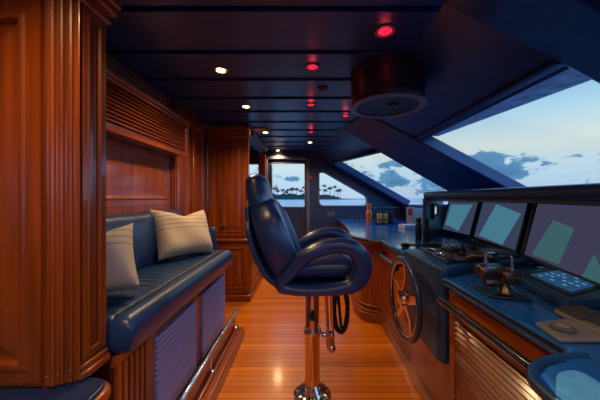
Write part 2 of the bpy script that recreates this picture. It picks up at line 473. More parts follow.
w5 = MB().prism(tri, YF+.05, YF+.056, 'y').build('window_5', 'window_glass'); struct(w5, 'small triangular side window with rounded corners')
ring2d(tri, .022, 'window_frame', 'grey_plastic', YF-.02, YF+.06, w5)
w6 = MB().prism(small, YF+.05, YF+.056, 'y').build('window_6', 'window_glass'); struct(w6, 'narrow side window left of the door')
ring2d(small, .02, 'window_frame', 'wall_navy', YF-.02, YF+.06, w6)
# side door
dwin = rrect([px(p, YF) for p in ((272, 163.5), (304.5, 163.5), (304.5, 206.8), (272, 206.8))], .015, 2)
dr = holed([(dx0+.01, .03), (dx1-.01, .03), (dx1-.01, 1.99), (dx0+.01, 1.99)], [dwin], .05, lambda u, v, w: (u, YF+.02+w, v)).build('door_1', 'wall_navy', bevel=.004)
struct(dr, 'navy side door with a large window')
MB().prism(dwin, YF+.04, YF+.046, 'y').build('door_pane', 'window_glass', dr)
ring2d(dwin, .018, 'window_frame', 'fascia_grey', YF+.0, YF+.02, dr)
mb = MB(); hx, hz = px((304, 214), YF); mb.box(hx-.012, hx+.012, YF+.0, YF+.02, hz-.16, hz+.03); mb.sweep([(hx, YF+.0, hz), (hx, YF-.04, hz), (hx-.05, YF-.04, hz)], .008)
mb.build('door_handle', 'bronze', dr)
mb = MB(); mb.box(dx0-.05, dx0+.01, YF-.025, YF, 0, 2.05); mb.box(dx1-.01, dx1+.05, YF-.025, YF, 0, 2.05); mb.box(dx0-.05, dx1+.05, YF-.025, YF, 1.99, 2.05)
struct(mb.build('trim_8', 'fascia_grey', bevel=.006), 'frame around the side door')
# near wall behind the viewer, same openings mirrored, without the triangle door detail
struct(holed(outer, [door_hole, tri], .10, lambda u, v, w: (u, YN-.1+w, v)).build('wall_near', 'wall_navy'), 'navy end wall behind the viewer')
struct(MB().prism(tri, YN-.06, YN-.055, 'y').build('window_7', 'window_glass'), 'triangular side window behind the viewer')
dn = holed([(dx0+.01, .03), (dx1-.01, .03), (dx1-.01, 1.99), (dx0+.01, 1.99)], [dwin], .05, lambda u, v, w: (u, YN-.08+w, v)).build('door_2', 'wall_navy'); struct(dn, 'navy side door behind the viewer')
MB().prism(dwin, YN-.06, YN-.055, 'y').build('door_pane', 'window_glass', dn)
# left wall: wood panelling
XW = -1.22
mb = MB(); mb.box(XW-.1, XW-.02, YN-.1, YF+.1, 0, ZC+.05)
def wpanel(u0, u1, v0, v1):
    mb.nested((XW-.02, 0, 0), (0,1,0), (0,0,1), (1,0,0), u0, u1, v0, v1,
              [(0, 0), (0, .02), (.045, .02), (.052, .026), (.062, .026), (.072, .008), (.085, .008), (.13, .018)])
wpanel(-2.9, -1.2, .1, 2.1); wpanel(-1.2, .6, .1, 2.1)
wpanel(.6, 2.44, .62, 1.19); wpanel(.6, 2.40, 1.19, 1.66); wpanel(.6, 2.40, 1.66, 2.14)
mb.box(XW-.02, XW+.02, 2.40, 2.50, 0, ZC); mb.box(XW-.02, XW+.035, 2.42, 2.445, 0, ZC); mb.box(XW-.02, XW+.03, 2.47, 2.485, 0, ZC)
wpanel(2.50, 2.82, .1, 2.10); wpanel(2.86, 3.22, .1, 2.10); mb.box(XW-.02, XW+.03, 2.82, 2.86, 0, ZC)
wpanel(3.3, 5.1, .1, 2.12)
struct(mb.build('wall_left', 'wood_upright', bevel=.002, seg=1), 'panelled mahogany wall behind the settee')
# wooden door post left of the side door
mb = MB(); mb.box(-.84, -.73, 4.78, 4.84, 0, 2.03); mb.box(-.86, -.71, 4.77, 4.85, 0, .1)
struct(mb.build('trim_9', 'wood_upright', bevel=.006), 'mahogany door post left of the side door')
mb = MB()
for k in range(4): mb.box(-.82+.035*k, -.80+.035*k, 3.55, 4.78, 2.05+.012*k, 2.09+.012*k)
mb.box(-.83, -.69, 3.55, 4.78, 2.09, 2.149)
struct(mb.build('trim_10', 'fascia_grey', bevel=.004), 'slatted ceiling grille moulding beside the side door')
# exterior brow seen through the top of the big pane, sky reflection put into its mottled blue
def on_plane(p, off):
    d = Vector((p[0]-306, F, 198-p[1]))/F
    n = Vector((.468, 0, .884)); p0 = Vector((1.22, 0, 1.85))+n*off
    t = (p0-CAM).dot(n)/d.dot(n); return CAM+d*t
mb = MB(); mb.prism([(1.26, .93), (1.68, .93), (1.587, 1.446), (1.40, 2.83), (1.26, 2.83)], 1.905, 1.93)
struct(mb.build('trim_11', 'brow_sky_sheen'), 'outside brow above the windscreen, sky reflection painted in mottled pale blue')

# sea, island
struct(MB().add([(-9000, -9000, -1.5), (9000, -9000, -1.5), (9000, 9000, -1.5), (-9000, 9000, -1.5)], [(0,1,2,3)]).build('sea', 'sea_water'), 'calm pale sea outside')
s_ = bpy.data.objects['sea']; s_['category'] = 'sea'

YI = 500.0
def island():
    n = 60; vs = []; fs = []
    x0, x1 = -150, 92
    for i in range(n+1):
        u = i/n; x = x0+(x1-x0)*u
        taper = min(1, (1-u)*3.2)**.8*min(1, u*6+.1)
        h = (8+5*random.random())*taper+.3
        if 61 < x: h *= .45
        for (dy, hh) in ((-14, 0), (-10, h*.55), (-4, h), (6, h*.9), (14, 0)): vs.append((x, YI+dy, -1.6+hh))
    for i in range(n):
        for k in range(4): fs.append((i*5+k, i*5+k+1, i*5+k+6, i*5+k+5))
    mb = MB(); mb.add(vs, fs)
    r = mb.build('island', 'palm_green')
    tag(r, 'low dark green island on the horizon under the palm trees', 'island')
    MB().prism([(x0-4, YI-20), (x1+18, YI-20), (x1+10, YI+16), (x0, YI+16)], -1.7, -.9).build('beach', 'sand', r)
island()
PL = ['']; cnt = {}
ORD = 'first second third fourth fifth sixth seventh eighth ninth tenth eleventh twelfth'.split()
def palm_place(p_):
    w_ = 'the side door window' if 272 < p_ < 305 else ('the triangular window' if p_ > 305 else 'the narrow side window')
    k = cnt.get(w_, 0); cnt[w_] = k+1; PL[0] = ORD[k]+' island palm from the left seen through '+w_
def palm(x, h, lean, y=YI):
    r = thing('palm_tree', PL[0], 'palm tree', (x, y, -1.2), 'palms on the far island')
    top = Vector((x+lean, y, h)); b = Vector((x, y, -1.2))
    MB().sweep([b, b.lerp(top, .5)+Vector((lean*.12, 0, 0)), top], [.45, .35, .28], n=6).build('trunk', 'palm_trunk', r)
    mb = MB()
    for k in range(11):
        a = 2*PI*k/11+random.random()*.5; d = Vector((math.cos(a), math.sin(a)*.8, 0)); ln = random.uniform(4.2, 7.6)
        rise = random.uniform(-.6, 3.2)
        P = [top+d*ln*t+Vector((0, 0, rise*math.sin(t*PI)*1.1-ln*.55*t*t)) for t in (0, .3, .6, .85, 1)]
        sd = Vector((-d.y, d.x, 0)); wd = (.35, 1.2, 1.15, .8, .1)
        vs = []
        for p, w_ in zip(P, wd): vs += [p+sd*w_-Vector((0,0,.35*w_)), p+Vector((0,0,.1)), p-sd*w_-Vector((0,0,.35*w_))]
        mb.add(vs, [(i*3+j, i*3+j+1, i*3+j+4, i*3+j+3) for i in range(4) for j in (0, 1)])
    mb.build('crown', 'palm_green', r)
for (p_, yt, ln) in ((274, 186, -1), (276.5, 188, 1), (279, 185.5, -2), (281.5, 188, 1), (286, 188, 2), (288, 189.5, -2), (290, 187, 2), (293, 185.5, -1), (295.5, 188, 1.5), (297.5, 186.5, -1), (300, 188.5, 1), (302.5, 186, 2),
                    (321, 186, -2), (323.5, 185, 1), (326, 187, -1), (328.5, 185.5, 1), (331, 186, -1), (334, 186, 1), (337, 187, 1), (340, 187, -1), (249.5, 188, 1), (255, 187, -1)):
    palm_place(p_); palm((p_-306)*YI/F, 1.25+(198-yt+random.uniform(-2.2, 1.0))*YI/F-2.5, ln*1.8, YI+random.uniform(-9, 9))

# ================================================================== CEILING FITTINGS
def downlight(x, y, warm, label, group, r=.034):
    t = thing('ceiling_downlight', label, 'ceiling light', (x, y, ZC-.004), group)
    rr = r
    MB().lathe([(rr*.95, .0), (rr*.95, -.004), (rr*1.35, -.008), (rr*1.5, -.003), (rr*1.5, .004)], (x, y, ZC-.004)).build('bezel', 'brass' if warm else 'grey_plastic', t)
    MB().lathe([(rr*.9, -.0045), (rr*.6, -.0075), (.001, -.009)], (x, y, ZC-.004)).build('lens', 'lamp_warm' if warm else 'lamp_red', t)
    ld = bpy.data.lights.new('bulb', 'SPOT' if warm else 'POINT'); lo = bpy.data.objects.new('bulb', ld); COL.objects.link(lo); lo.parent = t; lo.location = (0, 0, -.03)
    if warm: ld.energy = WARM_W; ld.color = (1, .66, .32); ld.spot_size = 2.5; ld.spot_blend = .8; ld.shadow_soft_size = .03
    else: ld.energy = RED_W; ld.color = (1, .05, .08); ld.shadow_soft_size = .025
WG, RG = 'warm ceiling downlights', 'red ceiling night lights'
for (p, q, lb) in ((221, 69.5, 'warm ceiling downlight nearest the viewer on the left'), (246, 106, 'second warm ceiling downlight in the left row'),
                   (265.5, 132, 'third warm ceiling downlight, left, before the oval ceiling fitting'), (278, 150, 'small warm downlight just above the side door window'), (310, 142, 'warm downlight right of the door, next to a red one')):
    Y = .9*F/(198-q); downlight((p-306)*Y/F, Y, True, lb, WG)
for (p, q, lb, r) in ((385, 30, 'largest red ceiling light, nearest the viewer at upper right', .038), (312.5, 66, 'red ceiling light near the middle of the ceiling', .034),
                   (311, 104, 'red ceiling light further back in the middle row', .03), (345.5, 115, 'red ceiling light beside the round black ceiling drum', .03), (311, 131.5, 'farthest red ceiling light, just before a warm one', .03)):
    Y = .9*F/(198-q); downlight((p-306)*Y/F, Y, False, lb, RG, r)
for yy_, xx_, lb in ((.36, -.6, 'warm downlight just behind the viewer over the settee side'), (-1.2, -.6, 'warm downlight farthest behind the viewer'), (-.5, .35, 'added warm fill downlight behind the viewer over the console side')):
    downlight(xx_, yy_, True, lb, 'warm downlights behind the viewer')  # the console-side one is added, off the row, to brighten the left cabinet
Y = .9*F/(198-88); x = (322.5-306)*Y/F
t = thing('smoke_detector', 'unlit dark round ceiling fitting between two red lights', 'smoke detector', (x, Y, ZC-.004))
MB().lathe([(.045, .004), (.045, -.006), (.03, -.012), (.02, -.010)], (x, Y, ZC-.004)).build('base', 'black_plastic', t)
MB().lathe([(.018, -.010), (.016, -.022), (.004, -.026)], (x, Y, ZC-.004)).build('sensor', 'bronze', t)
Y = .9*F/(198-129); x = (258-306)*Y/F
t = thing('oval_ceiling_vent', 'oval metal rimmed ceiling fitting before the third warm downlight', 'vent', (x, Y, ZC-.004))
mb = MB(); mb.sweep(spline([(x-.13, Y, ZC-.01), (x-.06, Y+.05, ZC-.01), (x+.06, Y+.05, ZC-.01), (x+.13, Y, ZC-.01), (x+.06, Y-.05, ZC-.01), (x-.06, Y-.05, ZC-.01)], 5, True), .008, closed=True, n=8).build('rim', 'brass', t)
MB().prism([(x+.12*math.cos(a*PI/8), Y+.05*math.sin(a*PI/8)) for a in range(16)], ZC-.012, ZC-.002).build('grille', 'bronze', t)
Y = .9*F/(198-147); x = (290-306)*Y/F
t = thing('ceiling_sensor', 'tiny ceiling sensor between the small warm light and the door post', 'sensor', (x, Y, ZC-.003))
MB().lathe([(.03, .004), (.03, -.01), (.015, -.016)], (x, Y, ZC-.003)).build('base', 'grey_plastic', t)
# round black drum
dx, dy, dz, R_ = .575, 1.90, 1.90, .245
t = thing('ceiling_drum', 'round black leather covered drum hanging from the ceiling', 'ceiling drum', (dx, dy, dz))
MB().lathe([(R_-.035, .0), (R_-.01, -.004), (R_, .008), (R_+.004, .05), (R_+.01, .26), (R_-.02, .26), (R_-.045, .25), (R_-.045, .02)], (dx, dy, dz), n=48).build('drum', 'mast_black', t)
MB().lathe([(R_-.046, .16), (R_-.046, .17), (.001, .175)], (dx, dy, dz), n=40).build('inner_plate', 'mast_black', t)
MB().sweep([(dx+(R_-.008)*math.cos(a*PI/24), dy+(R_-.008)*math.sin(a*PI/24), dz-.004) for a in range(48)], (.024, .008), closed=True, n=10).build('rim', 'drum_rim', t)
mb = MB(); mb.sweep(spline([(dx-.02, dy-.02, dz+.05), (dx, dy-.03, dz-.0), (dx+.06, dy-.05, dz-.005), (dx+.08, dy+.02, dz+.01)], 5), .009); mb.ball((dx+.08, dy+.02, dz+.01), .018)
mb.build('crank_handle', 'grey_plastic', t)

# ================================================================== NEAR TALL CABINET + UPHOLSTERED LOCKER
t = thing('tall_cabinet', 'tall mahogany cabinet with fluted corner at the left edge', 'cabinet', (-1.0, .9, .64))
XS, YA, YB, YC = -.755, .862, .886, 1.0
poly = [(-1.9+.69, YA), (-.825, YA), (XS-.004, YB), (XS-.004, YC), (-1.21, YC)]
MB().prism(poly, .64, 2.10).build('carcass', 'wood_upright', t, bevel=.002)
mb = MB(); mb.nested((0, YA, 0), (1,0,0), (0,0,1), (0,-1,0), -1.21, -.845, .66, 1.88, [(0, 0), (0, .012), (.045, .016), (.05, .022), (.062, .022), (.070, .004), (.082, .004), (.12, .014)])
mb.build('door', 'wood_upright', t)
mb = MB(); mb.nested((XS-.004, 0, 0), (0,1,0), (0,0,1), (1,0,0), YB+.012, YC, .70, 1.90, [(0, 0), (0, .010), (.018, .010), (.021, .013), (.027, .013), (.031, .001), (.034, .001), (.044, .007)])
mb.build('side_panel', 'wood_upright', t)
# fluted pilaster on the chamfer
A = Vector((-.832, YA-.012, 0)); Bv = Vector((XS+.004, YB+.004, 0)); d = (Bv-A); nn = Vector((d.y, -d.x, 0)).normalized(); mb = MB()
nf = 4
pts = []
for k in range(nf):
    for j in range(5):
        u = (k+.12+.76*j/4)/nf; dep = -.010*math.sin(PI*j/4); p = A+d*u+nn*(.012+dep); pts.append((p.x, p.y))
    p = A+d*((k+1)/nf)+nn*.012; pts.append((p.x, p.y))
bk = [(Bv.x-.02, Bv.y+.02), (A.x, A.y+.03)]
mb.prism(pts+bk, .65, 1.90); mb.build('fluted_pilaster', 'wood_upright', t)
def offs(o): return [(-1.21, YA-.014-o*.1), (-.83+o*.2, YA-.014-o*.1), (XS+o, YB-o*.2), (XS+o, YC+.01), (-1.21, YC+.01)]
mb = MB()
def side(o): return [(XS-.03, YB-.004), (XS+o*.3, YB-.002), (XS+o, YB+.02), (XS+o, YC+.01), (XS-.03, YC+.01)]
mb.prism(side(.020), .642, .668); mb.prism(side(.010), .668, .69); mb.build('base_moulding', 'wood_lengthwise', t, bevel=.007, seg=3)
mb = MB(); mb.prism(offs(.02), 1.90, 1.93); mb.prism(offs(.045), 1.93, 1.955); mb.prism(offs(.06), 1.955, 2.02); mb.prism(offs(.085), 2.02, 2.11); mb.build('crown_moulding', 'wood_lengthwise', t, bevel=.007, seg=3)
for u in (.12, .42, .75):
    p = A+d*u+nn*.02; MB().ball((p.x, p.y, .69), .003).build('screw', 'brass', t)

t = thing('upholstered_locker', 'low locker with navy padded top and rounded wooden edge, bottom left corner', 'locker', (-.9, .6, 0))
pl = rrect([(-1.2, .05), (-.655, .05), (-.655, .915), (-1.2, .915)], .08, 6)
MB().prism([(-1.2, .05), (-.70, .05), (-.70, .90), (-1.2, .90)], 0, .59).build('base', 'wood_upright', t, bevel=.006)
MB().prism(pl, .615, .639).build('padded_top', 'navy_leather', t, bevel=.006)
MB().prism(rrect([(-1.2, .04), (-.637, .04), (-.637, .93), (-1.2, .93)], .1, 8), .585, .628).build('rounded_edge', 'wood_lengthwise', t, bevel=.016, seg=4)

# ================================================================== SETTEE
Y0, Y1 = 1.012, 2.44
t = thing('settee', 'long built-in navy leather settee with louvred mahogany base', 'settee', (-.95, 1.7, 0))
XB = -.73
MB().box(-1.17, XB-.012, Y0, 2.41, .0, .63).build('base', 'dark_wood', t, bevel=.004)
mb = MB()
def frame_x(u0, u1, v0, v1, w):
    mb.box(XB-.012, XB, u0, u1, v1-w, v1); mb.box(XB-.012, XB, u0, u1, v0, v0+w); mb.box(XB-.012, XB, u0, u0+w, v0+w, v1-w); mb.box(XB-.012, XB, u1-w, u1, v0+w, v1-w)
for k in range(6): mb.box(XB-.012, XB+.008, 1.03+k*.035, 1.05+k*.035, .1, .60)
mb.box(XB-.012, XB+.004, Y0, 1.235, .60, .64)
frame_x(1.235, 1.80, .09, .64, .055); frame_x(1.80, 2.41, .09, .64, .055)
mb.build('face_frame', 'wood_upright', t, bevel=.003)
def louvers(name, mat, parent, O, U, V, Nn, u0, u1, v0, v1, pitch, depth, flat=False):
    mb = MB(); O, U, V, Nn = map(Vector, (O, U, V, Nn)); k = 0
    n = int(round((v1-v0)/pitch)); p = (v1-v0)/n
    for k in range(n):
        va = v0+k*p
        q = [O+U*u_+V*(va+dv)+Nn*dn_ for u_ in (u0, u1) for (dv, dn_) in (((0, depth), (p*.6, depth*.6), (p*.6, -depth), (0, -depth)) if flat else ((0, depth), (p*.66, -depth*.45), (p*.80, -depth*.45), (p*.14, depth+.0005)))]
        mb.add(q, [(0,1,2,3), (7,6,5,4), (0,4,5,1), (1,5,6,2), (2,6,7,3), (3,7,4,0)])
    if not flat: mb.hexa([O+U*u0+V*v0-Nn*.012, O+U*u1+V*v0-Nn*.012, O+U*u1+V*v1-Nn*.012, O+U*u0+V*v1-Nn*.012], [O+U*u0+V*v0-Nn*.008, O+U*u1+V*v0-Nn*.008, O+U*u1+V*v1-Nn*.008, O+U*u0+V*v1-Nn*.008])
    return mb.build(name, mat, parent)
for (a, b) in ((1.29, 1.745), (1.855, 2.355)):
    louvers('louver_panel', 'louver_window_sheen', t, (XB+.004, 0, 0), (0,1,0), (0,0,1), (1,0,0), a, b, .145, .585, .0275, .013, True)['label'] = 'louvred panel in the settee base, window reflection painted in lilac-grey'
# plinth, ledge and foot rail
MB().box(-1.1, -.555, Y0, 2.42, 0, .085).build('plinth', 'wood_lengthwise', t, bevel=.012, seg=3)
MB().box(-1.1, -.60, Y0, 2.40, .085, .11).build('plinth_ledge', 'wood_lengthwise', t, bevel=.008, seg=3)
rail = MB().sweep([(-.625, Y0+.01, .235), (-.625, 2.43, .235)], .0145, n=18).build('foot_rail', 'chrome', t)
rail['label'] = 'chrome foot rail'
for yy_ in (1.15, 1.75, 2.34):
    mb = MB(); mb.sweep([(-.625, yy_, .235), (-.628, yy_, .11)], .009, n=10); mb.lathe([(.022, .108), (.022, .116), (.012, .12)], (-.628, yy_, 0)); mb.build('rail_bracket', 'chrome', rail)
# seat cushion: flat channelled top + front roll
mb = MB(); nC = 20; ys = []
prof = []
n = 160
rows = []
for i in range(n+1):
    y_ = Y0+.01+(Y1-Y0-.02)*i/n
    endr = min(1, min(i, n-i)/7.0); endr = math.sqrt(1-(1-endr)**2) if endr < 1 else 1
    ch = .009*abs(math.sin(PI*(y_-Y0)/.071))**.5-.003
    pr = [(-1.16, .66), (-1.16, .775), (-1.10, .783+ch), (-.95, .783+ch), (-.80, .783+ch), (-.77, .782+ch*.8), (-.757, .777), (-.745, .786), (-.72, .792), (-.692, .786), (-.672, .765), (-.664, .735), (-.664, .70), (-.672, .66), (-.69, .640), (-.72, .632)]
    cz = .715
    rows.append([(x_, y_, cz+(z_-cz)*(.55+.45*endr)) for x_, z_ in pr])
m = len(rows[0]); vs = [p for r in rows for p in r]
fs = [(i*m+k, i*m+(k+1) % m, (i+1)*m+(k+1) % m, (i+1)*m+k) for i in range(n) for k in range(m)]+[tuple(range(m)), tuple(range(n*m, n*m+m))]
mb.add(vs, fs, True); mb.build('seat_cushion', 'seat_leather', t, smooth=True)
MB().sweep([(-.757, Y0+.05, .788), (-.757, Y1-.05, .788)], .0035, n=8).build('piping', 'grey_plastic', t)['label'] = 'pale piping line'
# backrest
mb = MB(); n = 60; rows = []
for i in range(n+1):
    y_ = .8+(2.43-.8)*i/n; e_ = min(1, (n-i)/3.0); e_ = math.sqrt(1-(1-e_)**2) if e_ < 1 else 1
    w_ = .003*math.sin(y_*37)+.002*math.sin(y_*83)
    pr = [(-1.195, .78), (-1.195, 1.09), (-1.185, 1.135), (-1.16, 1.152), (-1.13, 1.145), (-1.105, 1.115), (-1.09, 1.05), (-1.078+w_, .95), (-1.07+w_, .87), (-1.075, .80), (-1.09, .785)]
    rows.append([(-1.14+(x_+1.14)*(.4+.6*e_), y_, .95+(z_-.95)*(.75+.25*e_)) for x_, z_ in pr])
m = len(rows[0]); mb.add([p for r in rows for p in r], [(i*m+k, i*m+(k+1) % m, (i+1)*m+(k+1) % m, (i+1)*m+k) for i in range(n) for k in range(m)]+[tuple(range(m)), tuple(range(n*m, n*m+m))], True)
mb.build('backrest', 'seat_leather', t, smooth=True)
MB().pill([(-1.09, 2.405, .885), (-.95, 2.405, .885), (-.84, 2.405, .885)], (.032, .105), (0,1,0), rnd=.03).build('armrest', 'seat_leather', t)

# cushions
def cushion(P, tdir, lean, w, h, th, label, seed, roll=0):
    rnd = random.Random(seed)
    t_ = tag(bpy.data.objects.new('throw_pillow', None), label, 'pillow', 'striped throw pillows on the settee')
    n = 22; vs = []; idx = {}
    for side in (0, 1):
        for i in range(n+1):
            for j in range(n+1):
                u, v = i/n*2-1, j/n*2-1
                puff = ((1-u**4)*(1-v**4))**.55
                pin = 1-.10*(1-abs(v))**1*abs(u)**3*0 - .07*(1-v*v)*abs(u)**2
                pin2 = 1-.10*(1-u*u)*abs(v)**2
                sag = -.13*h*(1-abs(u))**1.5*(v > 0)*v
                x_ = u*w/2*pin; z_ = v*h/2*pin2+h/2+sag
                y_ = (th/2*puff+.004)*(1 if side == 0 else -1)+.006*math.sin(u*5+v*3+seed)*puff
                idx[(side, i, j)] = len(vs); vs.append((x_, -y_, z_))
    fs = []
    for side in (0, 1):
        for i in range(n):
            for j in range(n):
                f = [idx[(side, i, j)], idx[(side, i+1, j)], idx[(side, i+1, j+1)], idx[(side, i, j+1)]]
                fs.append(f if side == 0 else f[::-1])
    for i in range(n):
        fs += [[idx[(0, i, 0)], idx[(1, i, 0)], idx[(1, i+1, 0)], idx[(0, i+1, 0)]], [idx[(0, i, n)], idx[(0, i+1, n)], idx[(1, i+1, n)], idx[(1, i, n)]],
               [idx[(0, 0, i)], idx[(0, 0, i+1)], idx[(1, 0, i+1)], idx[(1, 0, i)]], [idx[(0, n, i)], idx[(1, n, i)], idx[(1, n, i+1)], idx[(0, n, i+1)]]]
    me_o = MB().add(vs, fs, True).build('throw_pillow', 'striped_linen', smooth=True)
    bpy.data.objects.remove(t_)
    tag(me_o, label, 'pillow', 'striped throw pillows on the settee')
    T = Vector(tdir).normalized(); Nn = Vector((T.y, -T.x, 0)); Z = (Vector((0,0,1))*math.cos(lean)-Nn*math.sin(lean)); Yv = Z.cross(T)
    if roll:
        q = Matrix.Rotation(roll, 3, Yv); T = q@T; Z = q@Z
    M = Matrix((T, Yv, Z)).transposed().to_4x4(); M.translation = Vector(P); me_o.matrix_world = M
    return me_o
cushion((-.905, 2.06, .802), (.5, .866, 0), .40, .47, .385, .17, 'whole striped beige linen pillow leaning at the far end of the settee', 1, .05)
cushion((-.935, 1.17, .808), (.85, .53, 0), .36, .36, .32, .22, 'striped beige pillow half hidden behind the tall cabinet', 5, -.10)

# louvred valance above
t = thing('louvred_valance', 'louvred mahogany valance box mounted above the settee', 'valance', (-1.14, 1.8, 1.62))
XV = -1.085
MB().box(-1.205, XV-.02, 1.03, 2.44, 1.63, 1.91).build('box', 'wood_lengthwise', t)
mb = MB(); mb.box(XV-.03, XV, 1.03, 2.45, 1.62, 1.655); mb.box(XV-.02, XV-.002, 1.03, 1.07, 1.655, 1.90); mb.box(XV-.02, XV-.002, 2.41, 2.45, 1.655, 1.90); mb.build('frame', 'wood_lengthwise', t, bevel=.004)
louvers('louver', 'wood_lengthwise', t, (XV-.008, 0, 0), (0,1,0), (0,0,1), (1,0,0), 1.07, 2.41, 1.655, 1.895, .024, .010)
mb = MB(); mb.box(-1.205, XV+.015, 1.03, 2.46, 1.895, 1.915); mb.box(-1.205, XV+.03, 1.03, 2.475, 1.915, 1.94); mb.box(-1.205, XV+.02, 1.03, 2.465, 1.94, 1.95); mb.build('cornice', 'wood_lengthwise', t, bevel=.005, seg=3)

# far cabinet
t = thing('wall_cabinet', 'tall mahogany cabinet beyond the settee behind the helm chair', 'cabinet', (-.95, 3.5, 0))
MB().box(-1.2, -.705, 3.27, 3.33, .76, 2.0).build('upper_body', 'wood_upright', t)
mb = MB(); mb.nested((0, 3.27, 0), (1,0,0), (0,0,1), (0,-1,0), -1.19, -.715, .78, 1.96, [(0, 0), (0, .014), (.05, .014), (.055, .02), (.065, .02), (.072, .003), (.085, .003), (.12, .012)])
dd = mb.build('door', 'wood_upright', t)
lx, lz = px((222.5, 227.5), 3.25)
mb = MB(); mb.box(lx-.042, lx+.042, 3.248, 3.258, lz-.03, lz+.03); mb.build('latch_plate', 'chrome', dd, bevel=.004)
mb = MB(); mb.lathe([(.016, 3.235), (.018, 3.244), (.012, 3.25)], (lx, 0, lz), 'y'); mb.build('latch_ring', 'black_plastic', dd)
mb = MB(); mb.prism([(-1.2, 3.24), (-.69, 3.24), (-.69, 4.2), (-1.2, 4.2)], .08, .72); mb.build('lower_body', 'wood_upright', t)
mb = MB(); mb.nested((0, 3.24, 0), (1,0,0), (0,0,1), (0,-1,0), -1.19, -.70, .1, .70, [(0, 0), (0, .014), (.05, .014), (.055, .02), (.065, .02), (.072, .003), (.085, .003), (.12, .012)])
mb.build('lower_door', 'wood_upright', t)
mb = MB(); mb.nested((-.69, 0, 0), (0,1,0), (0,0,1), (1,0,0), 3.26, 4.18, .1, .70, [(0, 0), (0, .014), (.05, .014), (.055, .02), (.065, .02), (.072, .003), (.085, .003), (.12, .012)])
mb.build('side_panel', 'wood_upright', t)
MB().box(-1.2, -.665, 3.215, 4.2, .0, .08).build('base_moulding', 'wood_crosswise', t, bevel=.012, seg=3)
MB().box(-1.2, -.665, 3.20, 4.2, .72, .76).build('counter_edge', 'wood_crosswise', t, bevel=.014, seg=3)
MB().box(-1.2, -.69, 3.22, 3.34, 1.97, 2.14).build('crown_moulding', 'wood_crosswise', t, bevel=.02, seg=3)

# ================================================================== HELM CHAIR
CX, CY = .04, 1.69
t = thing('helm_chair', 'navy leather helm chair with looped armrests on a polished pedestal', 'chair', (CX, CY, 0))
# shell
MB().sweep(spline([(-.335, CY, 1.20), (-.318, CY, 1.05), (-.268, CY, .90), (-.205, CY, .80), (-.12, CY, .758), (.05, CY, .75), (.24, CY, .755)], 5), [(.20, .016)]*4+[(.225, .02)]*27, (0,1,0), n=24, e=5).build('shell', 'navy_leather', t)
# main back
MB().pill([(-.11, CY, .84), (-.172, CY, .98), (-.222, CY, 1.10), (-.25, CY, 1.20)], [(.16, .075), (.165, .08), (.16, .078), (.14, .07)], (0,1,0), rnd=.045).build('backrest', 'seat_leather', t)
for s in (-1, 1):
    MB().pill([(-.10, CY+s*.195, .85), (-.162, CY+s*.205, .98), (-.215, CY+s*.20, 1.11), (-.25, CY+s*.175, 1.185)], [(.036, .085), (.044, .09), (.042, .085), (.034, .07)], (0,1,0), e=2.4, rnd=.04).build('side_bolster', 'navy_leather', t)
mb = MB()
for k, (x_, z_) in enumerate(((-.118, .93), (-.150, 1.01), (-.182, 1.09))):
    mb.sweep([(x_-.012, CY-.15, z_), (x_-.001, CY, z_), (x_-.012, CY+.15, z_)], .006, n=8)
mb.build('seam_roll', 'seat_leather', t)
MB().pill([(-.268, CY, 1.18), (-.292, CY, 1.26), (-.305, CY, 1.345)], [(.165, .065), (.168, .072), (.155, .062)], (0,1,0), rnd=.045).build('headrest', 'navy_leather', t)
# seat
MB().pill([(-.13, CY, .835), (.06, CY, .845), (.24, CY, .85)], [(.205, .06), (.21, .062), (.205, .06)], (0,1,0), rnd=.045).build('seat', 'navy_leather', t)
loop = [(-.135, .785), (-.075, .86), (-.012, .93), (.07, .974), (.16, .995), (.24, .984), (.288, .938), (.30, .878), (.28, .818), (.225, .775), (.075, .757), (-.06, .76)]
th = [.034, .034, .037, .039, .039, .044, .050, .054, .050, .038, .026, .028]
for s in (-1, 1):
    P = spline([(a, CY+s*.262, b) for a, b in loop], 4, True); TT = []
    for i in range(len(P)):
        u = i/4; k = int(u); w_ = u-k; v_ = th[k]*(1-w_)+th[(k+1) % 12]*w_; TT.append((.040, v_))
    MB().sweep(P, TT, (0,1,0), n=20, e=2.6, closed=True).build('armrest', 'navy_leather', t)
mb = MB(); mb.box(CX-.14, CX+.12, CY-.13, CY+.13, .695, .735); mb.build('mounting_plate', 'bronze', t, bevel=.006)
MB().lathe([(.047, .03), (.047, .40), (.05, .405), (.05, .42), (.043, .425), (.043, .70)], (CX, CY, 0), n=40).build('pedestal_column', 'polished_bronze_steel', t)
fl_ = MB(); fl_.lathe([(.118, 0), (.118, .012), (.105, .022), (.06, .03), (.052, .06), (.047, .062)], (CX, CY, 0), n=40)
for k in range(8):
    a = 2*PI*(k+.5)/8; dv = Vector((math.cos(a), math.sin(a), 0)); nv = Vector((-dv.y, dv.x, 0))*.006; c0 = Vector((CX, CY, 0))
    q = [c0+dv*.046+Vector((0,0,.085)), c0+dv*.112+Vector((0,0,.022)), c0+dv*.112+Vector((0,0,.008)), c0+dv*.046+Vector((0,0,.008))]
    fl_.hexa([v+nv for v in q], [v-nv for v in q])
fl_.build('floor_flange', 'chrome', t)
for k in range(8):
    a = 2*PI*k/8; MB().lathe([(.010, .018), (.010, .030), (.006, .033)], (CX+.094*math.cos(a), CY+.094*math.sin(a), 0), n=6, smooth=False).build('bolt', 'chrome', t)
kn = MB().lathe([(.02, CY-.078), (.024, CY-.07), (.024, CY-.062), (.012, CY-.055), (.010, CY-.04)], (CX, 0, .525), 'y', n=18).build('lock_knob', 'rubber', t)
